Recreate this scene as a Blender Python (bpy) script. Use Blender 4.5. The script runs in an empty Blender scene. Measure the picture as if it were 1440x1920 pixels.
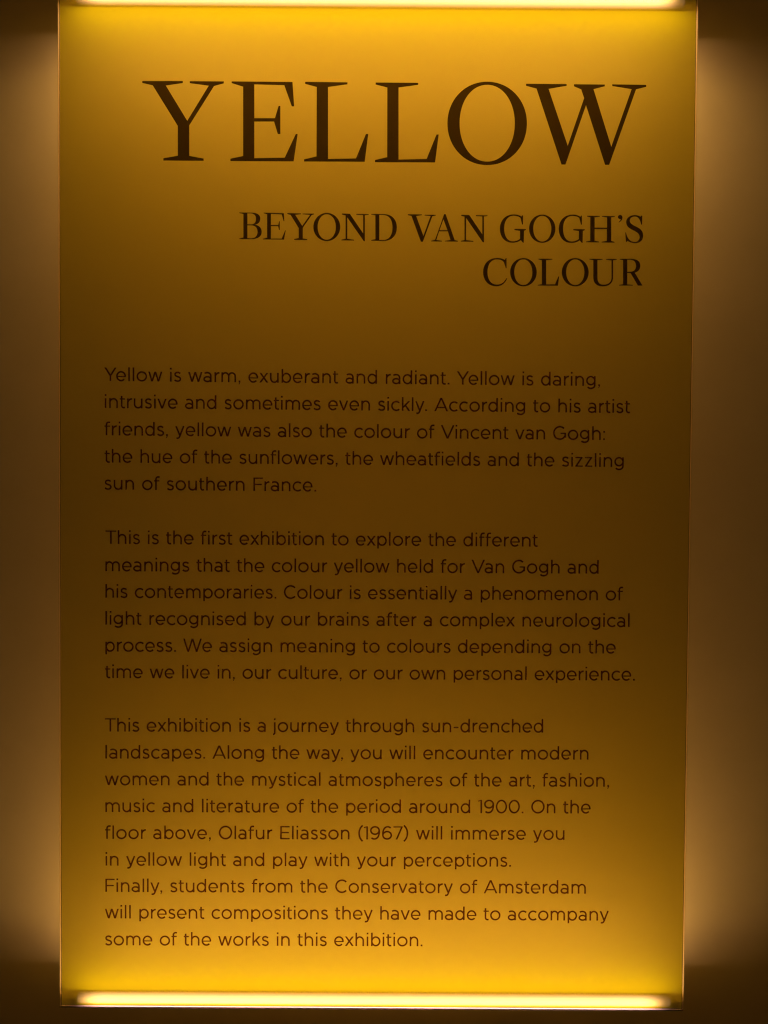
import bpy, bmesh, math, random
from mathutils import Matrix, Vector
from mathutils.geometry import delaunay_2d_cdt

# ---------------------------------------------------------------- camera, world, exposure
S = 0.00075                      # one drawing unit of the panel in metres
CAM_POS = (0.01147, -1.07984, 0.01952)
CAM_AXES = ((0.999978, -0.001085, 0.006491), (-0.006468, 0.020161, 0.999776), (-0.001215, -0.999796, 0.020154))
scene = bpy.context.scene
COL = scene.collection
cam_data = bpy.data.cameras.new('camera')
cam_data.sensor_fit = 'HORIZONTAL'; cam_data.sensor_width = 36.0; cam_data.lens = 36.0
cam_data.clip_start = 0.01; cam_data.clip_end = 50.0
cam = bpy.data.objects.new('camera', cam_data); COL.objects.link(cam)
cm = Matrix.Identity(4)
for k in range(3):
    for r in range(3): cm[r][k] = CAM_AXES[k][r]
    cm[k][3] = CAM_POS[k]
cam.matrix_world = cm
scene.camera = cam

world = bpy.data.worlds.new('World'); scene.world = world; world.use_nodes = True
bg = world.node_tree.nodes['Background']
bg.inputs['Color'].default_value = (1.0, 0.48, 0.12, 1); bg.inputs['Strength'].default_value = AMBIENT = 0.022

scene.view_settings.view_transform = 'Standard'; scene.view_settings.look = 'None'
scene.view_settings.exposure = 0.0; scene.view_settings.gamma = 1.0
scene.view_settings.use_curve_mapping = False
scene.render.engine = 'CYCLES'
cy = scene.cycles
cy.use_denoising = True; cy.filter_width = 1.15; cy.max_bounces = 24; cy.diffuse_bounces = 16; cy.transmission_bounces = 16
cy.transparent_max_bounces = 16; cy.glossy_bounces = 4
cy.sample_clamp_indirect = 0; cy.caustics_reflective = False; cy.caustics_refractive = False

# ---------------------------------------------------------------- dimensions (panel units; u right, v down, w back from the front face)
U_L, U_R, V_TOP, V_BOT = -1.8, 1185.8, -18.0, 1894.0
THICK = 4.5                      # thickness of the sheet
GAP = 170.0                      # front face to wall
def P(u, v, w=0.0): return Vector(((u - 592.0) * S, w * S, (945.0 - v) * S))

# ---------------------------------------------------------------- helpers
def tag(o, label=None, cat=None, group=None, kind=None):
    if label: o['label'] = label
    if cat: o['category'] = cat
    if group: o['group'] = group
    if kind: o['kind'] = kind
def link(name, me, mat, parent=None):
    o = bpy.data.objects.new(name, me); COL.objects.link(o)
    for m in (mat if isinstance(mat, (list, tuple)) else [mat]): me.materials.append(m)
    if parent: o.parent = parent; o.matrix_parent_inverse = parent.matrix_world.inverted()
    return o
def empty(name, loc):
    o = bpy.data.objects.new(name, None); o.location = loc; o.empty_display_size = 0.05
    COL.objects.link(o); bpy.context.view_layer.update(); return o
def box_bm(bm, u0, u1, v0, v1, w0, w1, bevel=0.0):
    g = bmesh.ops.create_cube(bm, size=1.0)['verts']
    c = (P(u0, v0, w0) + P(u1, v1, w1)) / 2; d = P(u1, v1, w1) - P(u0, v0, w0)
    for x in g: x.co = Vector((x.co.x * abs(d.x), x.co.y * abs(d.y), x.co.z * abs(d.z))) + c
    if bevel:
        ed = list({e for x in g for e in x.link_edges})
        bmesh.ops.bevel(bm, geom=ed, offset=bevel * S, segments=2, affect='EDGES', profile=0.6)
def mesh_from(bm, name):
    bmesh.ops.recalc_face_normals(bm, faces=bm.faces[:])
    me = bpy.data.meshes.new(name); bm.to_mesh(me); bm.free(); return me
def nodes(name):
    m = bpy.data.materials.new(name); m.use_nodes = True
    nt = m.node_tree; nt.nodes.clear()
    out = nt.nodes.new('ShaderNodeOutputMaterial')
    def add(t, **kw):
        n = nt.nodes.new(t)
        for k, v in kw.items():
            if k in n.inputs: n.inputs[k].default_value = v
            else: setattr(n, k, v)
        return n
    return m, nt, out, add
def noise_tint(nt, add, c1, c2, scale, detail=4.0, rough=0.6):
    tc = add('ShaderNodeTexCoord')
    n = add('ShaderNodeTexNoise'); n.inputs['Scale'].default_value = scale; n.inputs['Detail'].default_value = detail; n.inputs['Roughness'].default_value = rough
    nt.links.new(tc.outputs['Object'], n.inputs['Vector'])
    r = add('ShaderNodeValToRGB')
    r.color_ramp.elements[0].position = 0.32; r.color_ramp.elements[0].color = (*c1, 1)
    r.color_ramp.elements[1].position = 0.68; r.color_ramp.elements[1].color = (*c2, 1)
    nt.links.new(n.outputs['Fac'], r.inputs['Fac'])
    return tc, n, r

# ---------------------------------------------------------------- materials
def mat_wall():
    m, nt, out, add = nodes('wall_paint')
    tc, n, r = noise_tint(nt, add, (0.78, 0.60, 0.225), (0.82, 0.635, 0.245), 9.0)
    b = add('ShaderNodeBsdfPrincipled'); b.inputs['Roughness'].default_value = 0.75
    b.inputs['Specular IOR Level'].default_value = 0.25
    nt.links.new(r.outputs['Color'], b.inputs['Base Color'])
    n2 = add('ShaderNodeTexNoise'); n2.inputs['Scale'].default_value = 260.0; n2.inputs['Detail'].default_value = 3.0
    nt.links.new(tc.outputs['Object'], n2.inputs['Vector'])
    bp = add('ShaderNodeBump'); bp.inputs['Strength'].default_value = 0.10; bp.inputs['Distance'].default_value = 0.0008
    nt.links.new(n2.outputs['Fac'], bp.inputs['Height']); nt.links.new(bp.outputs['Normal'], b.inputs['Normal'])
    nt.links.new(b.outputs['BSDF'], out.inputs['Surface']); return m
def mat_frosted(name, trans, refl, mix, clear=0.10):
    """the frosted face of the sheet: most light comes through, some is thrown back"""
    m, nt, out, add = nodes(name)
    tc, n, r = noise_tint(nt, add, tuple(x * 0.985 for x in trans), trans, 14.0)
    t = add('ShaderNodeBsdfTranslucent'); nt.links.new(r.outputs['Color'], t.inputs['Color'])
    d = add('ShaderNodeBsdfDiffuse'); d.inputs['Color'].default_value = (*refl, 1)
    mx = add('ShaderNodeMixShader'); mx.inputs['Fac'].default_value = mix
    nt.links.new(t.outputs[0], mx.inputs[1]); nt.links.new(d.outputs[0], mx.inputs[2])
    cl = add('ShaderNodeBsdfRefraction'); cl.inputs['Color'].default_value = (1.0, 0.90, 0.55, 1)
    cl.inputs['Roughness'].default_value = 0.5; cl.inputs['IOR'].default_value = 1.4
    m2 = add('ShaderNodeMixShader'); m2.inputs['Fac'].default_value = clear
    nt.links.new(mx.outputs[0], m2.inputs[1]); nt.links.new(cl.outputs[0], m2.inputs[2])
    nt.links.new(m2.outputs[0], out.inputs['Surface']); return m
def mat_clear():
    m, nt, out, add = nodes('clear_acrylic_surface')
    t = add('ShaderNodeBsdfTransparent'); t.inputs['Color'].default_value = (0.96, 0.95, 0.92, 1)
    g = add('ShaderNodeBsdfGlossy'); g.inputs['Roughness'].default_value = 0.12
    lw = add('ShaderNodeLayerWeight'); lw.inputs['Blend'].default_value = 0.5
    pw = add('ShaderNodeMath'); pw.operation = 'POWER'; pw.inputs[1].default_value = 5.0
    ml = add('ShaderNodeMath'); ml.operation = 'MULTIPLY_ADD'; ml.inputs[1].default_value = 0.96; ml.inputs[2].default_value = 0.04
    nt.links.new(lw.outputs['Facing'], pw.inputs[0]); nt.links.new(pw.outputs[0], ml.inputs[0])
    mx = add('ShaderNodeMixShader'); nt.links.new(ml.outputs[0], mx.inputs[0])
    nt.links.new(t.outputs[0], mx.inputs[1]); nt.links.new(g.outputs[0], mx.inputs[2])
    nt.links.new(mx.outputs[0], out.inputs['Surface']); return m
def mat_ink(name, through, dark):
    """thin vinyl ink: dark, lets a little of the back light through"""
    m, nt, out, add = nodes(name)
    t = add('ShaderNodeBsdfTransparent'); t.inputs['Color'].default_value = (*through, 1)
    tc, n, r = noise_tint(nt, add, dark, tuple(x * 1.15 for x in dark), 60.0)
    d = add('ShaderNodeBsdfPrincipled'); d.inputs['Roughness'].default_value = 0.55
    d.inputs['Specular IOR Level'].default_value = 0.2
    nt.links.new(r.outputs['Color'], d.inputs['Base Color'])
    mx = add('ShaderNodeAddShader')
    nt.links.new(t.outputs[0], mx.inputs[0]); nt.links.new(d.outputs[0], mx.inputs[1])
    nt.links.new(mx.outputs[0], out.inputs['Surface']); return m
def mat_glow(strength, col):
    m, nt, out, add = nodes('lamp_diffuser_glow')
    # opal tube, soft edges put into its emission: brightest along its middle, dying away round the sides and in the last centimetres
    e = add('ShaderNodeEmission'); e.inputs['Color'].default_value = (*col, 1)
    tc = add('ShaderNodeTexCoord'); sn = add('ShaderNodeSeparateXYZ'); so = add('ShaderNodeSeparateXYZ')
    nt.links.new(tc.outputs['Normal'], sn.inputs[0]); nt.links.new(tc.outputs['Object'], so.inputs[0])
    def mth(op, a, b=None):
        n = add('ShaderNodeMath'); n.operation = op
        for k, v in enumerate((a, b)):
            if v is None: continue
            if isinstance(v, (int, float)): n.inputs[k].default_value = v
            else: nt.links.new(v, n.inputs[k])
        return n.outputs[0]
    front = mth('POWER', mth('ABSOLUTE', sn.outputs['Y']), 1.8)
    front = mth('ADD', mth('MULTIPLY', front, 0.8), 0.2)
    ends = add('ShaderNodeMapRange'); ends.interpolation_type = 'SMOOTHSTEP'
    nt.links.new(mth('ABSOLUTE', so.outputs['X']), ends.inputs['Value'])
    for k, v in (('From Min', 0.385), ('From Max', 0.424), ('To Min', 1.0), ('To Max', 0.06)): ends.inputs[k].default_value = v
    nt.links.new(mth('MULTIPLY', mth('MULTIPLY', front, ends.outputs[0]), strength), e.inputs['Strength'])
    nt.links.new(e.outputs[0], out.inputs['Surface']); return m
def mat_simple(name, c, rough, metal=0.0):
    m, nt, out, add = nodes(name)
    tc, n, r = noise_tint(nt, add, tuple(x * 0.9 for x in c), c, 35.0)
    b = add('ShaderNodeBsdfPrincipled'); b.inputs['Roughness'].default_value = rough; b.inputs['Metallic'].default_value = metal
    nt.links.new(r.outputs['Color'], b.inputs['Base Color']); nt.links.new(b.outputs[0], out.inputs['Surface']); return m

M_WALL = mat_wall()
M_FROST = mat_frosted('frosted_yellow_back', (1.0, 0.90, 0.008), (0.96, 0.96, 0.6), 0.655)
M_EDGE = mat_frosted('pale_acrylic_edge', (1.0, 0.82, 0.48), (0.6, 0.5, 0.3), 0.10, 0.0)
M_CLEAR = mat_clear()
M_INK = mat_ink('brown_black_ink', (0.085, 0.065, 0.04), (0.020, 0.008, 0.003))
M_INK_TEXT = mat_ink('dark_brown_text_ink', (0.18, 0.065, 0.10), (0.016, 0.006, 0.007))
M_GLOW = mat_glow(GLOW := 12.0, (1.0, 0.56, 0.78))
M_HOUSING = mat_simple('housing_paint', (0.10, 0.075, 0.04), 0.6)
M_RAIL = mat_simple('brushed_brass_rail', (0.62, 0.50, 0.26), 0.35, 0.7)

# ---------------------------------------------------------------- setting: the wall
bm = bmesh.new()
box_bm(bm, -4000, 5200, -2600, 4400, GAP, GAP + 120)
o = link('wall', mesh_from(bm, 'wall'), M_WALL); tag(o, kind='structure')

# ---------------------------------------------------------------- the two lamps that hold the panel off the wall
STRIP_U0, STRIP_U1, STRIP_W, STRIP_DV, STRIP_R = 28.0, 1164.0, 16.5, 12.0, 10.0
CAP_H = 25.0
TRAY_D = 90.0                    # the trays are shallow: light also slips out behind them onto the wall
LAMP_COL = (1.0, 0.64, 0.27); POWER = 1.46; AIM = 0.5
def make_lamp(v_edge, sgn, label):
    """sgn = +1: tray above the glow (top lamp shining down); -1: tray below the glow (bottom lamp shining up)"""
    root = empty('light_bar', P(592, v_edge, GAP)); tag(root, label, 'lamp', 'light bars behind the panel')
    bm = bmesh.new()
    box_bm(bm, U_L + 0.5, U_R - 0.5, v_edge + sgn * 1.0, v_edge - sgn * 2.5, THICK + 1.0, TRAY_D)        # shallow tray along the edge of the sheet
    link('tray', mesh_from(bm, 'tray'), M_HOUSING, root)
    for u0, u1 in ((U_L + 0.5, U_L + 3.5), (U_R - 3.5, U_R - 0.5)):
        bm = bmesh.new()                                                                     # end cap, its sloping back shaped for the slanted wall shadow
        pr = [(v_edge + sgn * 1.5, THICK + 2.0), (v_edge + sgn * CAP_H, THICK + 2.0), (v_edge + sgn * CAP_H, 72.0), (v_edge + sgn * 1.5, 100.0)]
        A = [bm.verts.new(P(u0, v, w)) for v, w in pr]; B = [bm.verts.new(P(u1, v, w)) for v, w in pr]
        bm.faces.new(A); bm.faces.new(B)
        for k in range(4): bm.faces.new((A[k], A[(k + 1) % 4], B[(k + 1) % 4], B[k]))
        link('end_cap', mesh_from(bm, 'end_cap'), M_HOUSING, root)
    for u in (300, 884):                                                                     # arms that carry tray and sheet off the wall
        bm = bmesh.new(); box_bm(bm, u - 5, u + 5, v_edge - sgn * 2.0, v_edge + sgn * 0.5, TRAY_D + 0.2, GAP + 1.0)
        link('wall_arm', mesh_from(bm, 'wall_arm'), M_HOUSING, root)
    # the glowing tube
    bm = bmesh.new(); n = 24; rings = []
    vc = v_edge + sgn * STRIP_DV
    prof = [(STRIP_U0, 0.25), (STRIP_U0 + 1.5, 0.8), (STRIP_U0 + 4, 1.0)]
    prof = prof + [(STRIP_U0 + STRIP_U1 - a, b) for a, b in reversed(prof)]
    for u, k in prof:
        rings.append([bm.verts.new(P(u, vc + STRIP_R * k * math.sin(2 * math.pi * i / n), STRIP_W + STRIP_R * k * math.cos(2 * math.pi * i / n))) for i in range(n)])
    for a, b in zip(rings, rings[1:]):
        for i in range(n): bm.faces.new((a[i], a[(i + 1) % n], b[(i + 1) % n], b[i]))
    bm.faces.new(rings[0]); bm.faces.new(rings[-1])
    link('glowing_tube', mesh_from(bm, 'glowing_tube'), M_GLOW, root)
    # added light behind the tube, aimed along the gap and slightly at the wall
    ld = bpy.data.lights.new('added_bar_light', 'AREA'); ld.shape = 'RECTANGLE'
    ld.size = (STRIP_U1 - STRIP_U0) * S; ld.size_y = 8 * S; ld.energy = POWER; ld.color = LAMP_COL
    lo = bpy.data.objects.new('added_bar_light', ld); COL.objects.link(lo); lo.parent = root
    aim = Vector((0, AIM, -sgn)).normalized()
    lo.matrix_world = Matrix.Translation(P((STRIP_U0 + STRIP_U1) / 2, vc + sgn * 1, 33)) @ aim.to_track_quat('-Z', 'Y').to_matrix().to_4x4()
    for u0, u1 in ((STRIP_U0 - 12, STRIP_U0 - 0.5), (STRIP_U1 + 0.5, STRIP_U1 + 12)):
        bm = bmesh.new(); box_bm(bm, u0, u1, vc - 5, vc + 5, STRIP_W - 5, STRIP_W + 5, 1.0)
        link('tube_socket', mesh_from(bm, 'tube_socket'), M_RAIL, root)
    return root
make_lamp(V_TOP, 1, 'upper glowing light bar shining down behind the top edge of the yellow panel')
make_lamp(V_BOT, -1, 'lower glowing light bar shining up behind the bottom edge of the yellow panel')

# ---------------------------------------------------------------- the panel
panel = empty('exhibition_panel', P(592, V_BOT, 0))
tag(panel, 'backlit yellow acrylic wall panel printed with a large title and three paragraphs of dark text', 'sign panel')
EDGE = 3.1
bm = bmesh.new()
def quad(a, b, c, d, mi):
    f = bm.faces.new([bm.verts.new(x) for x in (a, b, c, d)]); f.material_index = mi
u0, u1 = U_L + EDGE, U_R - EDGE; v0, v1 = V_TOP + EDGE, V_BOT - EDGE
quad(P(u0, v0, 0), P(u0, v1, 0), P(u1, v1, 0), P(u1, v0, 0), 1)                      # clear front face
quad(P(u0, v0, THICK), P(u0, v1, THICK), P(u1, v1, THICK), P(u1, v0, THICK), 0)      # frosted back
me = bpy.data.meshes.new('acrylic_sheet'); bm.to_mesh(me); bm.free()
sheet = link('acrylic_sheet', me, [M_FROST, M_CLEAR], panel)
# polished rim of the same sheet: edge light coloured as a pale back strip, bevel shade as a dark line
bm = bmesh.new()
def frame(d0, w0, d1, w1, mi):
    c = [[bm.verts.new(P(U_L + d if su == 0 else U_R - d, V_TOP + d if sv == 0 else V_BOT - d, w)) for d, w in ((d0, w0), (d1, w1))] for su, sv in ((0, 0), (1, 0), (1, 1), (0, 1))]
    for k in range(4):
        a, b = c[k], c[(k + 1) % 4]; f = bm.faces.new((a[0], b[0], b[1], a[1])); f.material_index = mi
frame(0.0, THICK, EDGE - 0.8, THICK, 0)
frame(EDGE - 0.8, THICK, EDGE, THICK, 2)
frame(EDGE, 0.0, 1.0, 0.0, 1); frame(1.0, 0.0, 0.0, 1.0, 1); frame(0.0, 1.0, 0.0, THICK, 1)
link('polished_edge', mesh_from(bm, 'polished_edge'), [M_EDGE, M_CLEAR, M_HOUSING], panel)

# ---------------------------------------------------------------- lettering data in panel units
TITLE = [
 ('Y',[[(155.94,152.25),(231.05,151.6),(231.05,155.39),(199.55,160.14),(239.42,224.71),(279.12,159.94),(244.02,155.54),(244.02,151.88),(307.03,151.8),(307.04,155.46),(289.01,160.36),(243.14,232.89),(243.22,289.04),(269.84,293.76),(269.85,297.93),(195.2,297.96),(195.2,293.67),(221.93,288.94),(221.87,234.02),(175.34,159.94),(155.94,155.68)]]),
 ('E',[[(321.48,151.7),(434.3,152.0),(437.45,196.75),(433.25,196.77),(419.13,157.97),(363.51,156.9),(363.7,218.93),(402.04,218.67),(408.76,195.97),(411.85,195.95),(412.05,247.63),(407.47,247.66),(400.46,224.8),(363.72,225.06),(363.93,292.49),(420.51,291.11),(440.88,247.43),(444.22,247.41),(437.0,297.75),(319.62,298.08),(319.61,293.66),(343.24,288.58),(342.89,161.32),(321.49,154.75)]]),
 ('L',[[(457.66,151.59),(536.14,151.89),(536.16,155.56),(500.1,160.7),(500.76,293.13),(552.77,291.54),(571.07,246.52),(575.16,246.49),(568.9,297.57),(456.45,297.86),(456.43,293.93),(479.44,288.37),(479.33,160.85),(457.67,155.26)]]),
 ('L',[[(588.43,151.89),(667.17,151.94),(667.2,155.61),(630.89,160.76),(631.8,293.08),(684.06,291.49),(702.04,246.58),(706.0,246.56),(699.6,297.89),(588.11,298.17),(588.08,294.24),(610.71,288.93),(610.12,160.9),(588.45,155.55)]]),
 ('O',[[(869.6,224.94),(869.5,230.23),(869.09,235.35),(868.37,240.38),(867.34,245.32),(866.01,250.15),(864.39,254.86),(862.48,259.43),(860.29,263.85),(857.82,268.09),(855.09,272.16),(852.11,276.01),(848.89,279.66),(845.44,283.06),(841.77,286.23),(837.91,289.13),(833.86,291.77),(829.64,294.13),(825.27,296.19),(820.76,297.96),(816.13,299.42),(811.39,300.57),(806.55,301.41),(801.62,301.93),(796.53,302.12),(791.43,302.0),(786.49,301.55),(781.64,300.78),(776.88,299.7),(772.22,298.3),(767.68,296.59),(763.27,294.59),(759.01,292.29),(754.91,289.71),(751.0,286.86),(747.28,283.75),(743.77,280.39),(740.48,276.79),(737.43,272.98),(734.62,268.95),(732.08,264.74),(729.8,260.36),(727.81,255.81),(726.1,251.13),(724.69,246.32),(723.57,241.4),(722.76,236.38),(722.25,231.26),(722.05,225.98),(722.17,220.69),(722.59,215.57),(723.32,210.54),(724.35,205.61),(725.69,200.79),(727.32,196.09),(729.24,191.52),(731.43,187.11),(733.91,182.88),(736.64,178.83),(739.62,174.98),(742.84,171.35),(746.29,167.95),(749.95,164.8),(753.81,161.9),(757.86,159.27),(762.07,156.93),(766.43,154.87),(770.93,153.11),(775.56,151.65),(780.29,150.5),(785.11,149.67),(790.04,149.15),(795.12,148.96),(800.2,149.08),(805.13,149.53),(809.98,150.29),(814.73,151.37),(819.38,152.76),(823.91,154.46),(828.31,156.46),(832.57,158.75),(836.66,161.32),(840.57,164.16),(844.29,167.26),(847.8,170.61),(851.09,174.19),(854.15,178.0),(856.95,182.01),(859.5,186.21),(861.78,190.59),(863.78,195.13),(865.5,199.8),(866.92,204.61),(868.05,209.53),(868.87,214.54),(869.39,219.66)],[(847.06,224.73),(847.01,229.73),(846.74,234.51),(846.25,239.18),(845.56,243.75),(844.65,248.21),(843.55,252.54),(842.24,256.75),(840.74,260.81),(839.05,264.7),(837.18,268.42),(835.13,271.95),(832.91,275.28),(830.54,278.4),(828.01,281.29),(825.35,283.94),(822.55,286.34),(819.63,288.49),(816.61,290.37),(813.48,291.97),(810.26,293.3),(806.95,294.35),(803.57,295.1),(800.1,295.57),(796.47,295.74),(792.83,295.62),(789.36,295.2),(785.96,294.49),(782.64,293.49),(779.39,292.21),(776.24,290.65),(773.17,288.81),(770.22,286.71),(767.38,284.34),(764.66,281.73),(762.09,278.88),(759.66,275.79),(757.38,272.5),(755.27,268.99),(753.33,265.3),(751.56,261.43),(749.99,257.39),(748.6,253.21),(747.42,248.89),(746.43,244.44),(745.66,239.89),(745.09,235.22),(744.73,230.45),(744.58,225.45),(744.64,220.45),(744.92,215.67),(745.41,211.01),(746.11,206.44),(747.02,201.99),(748.13,197.66),(749.44,193.46),(750.95,189.41),(752.64,185.53),(754.51,181.81),(756.56,178.29),(758.78,174.97),(761.15,171.87),(763.68,168.99),(766.34,166.34),(769.13,163.95),(772.05,161.81),(775.07,159.94),(778.19,158.33),(781.41,157.01),(784.71,155.97),(788.09,155.22),(791.55,154.75),(795.17,154.58),(798.8,154.7),(802.27,155.12),(805.66,155.82),(808.97,156.82),(812.21,158.09),(815.37,159.65),(818.42,161.48),(821.38,163.58),(824.21,165.94),(826.93,168.54),(829.5,171.38),(831.93,174.46),(834.21,177.74),(836.32,181.24),(838.27,184.92),(840.03,188.79),(841.61,192.81),(843.0,196.99),(844.19,201.31),(845.18,205.75),(845.96,210.3),(846.54,214.96),(846.91,219.73)]]),
 ('W',[[(867.28,152.22),(942.52,152.2),(942.55,155.43),(909.12,161.27),(945.86,265.66),(975.29,177.8),(969.6,161.7),(956.14,156.18),(956.09,152.45),(1013.3,152.55),(1013.34,155.78),(992.45,161.19),(1026.75,266.8),(1063.24,160.69),(1027.08,155.34),(1027.04,152.12),(1090.11,152.69),(1090.16,156.26),(1071.32,160.98),(1023.21,300.08),(1015.63,300.13),(978.88,190.53),(941.95,300.13),(934.72,300.18),(886.78,160.92),(867.32,155.96)]]),
]
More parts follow.
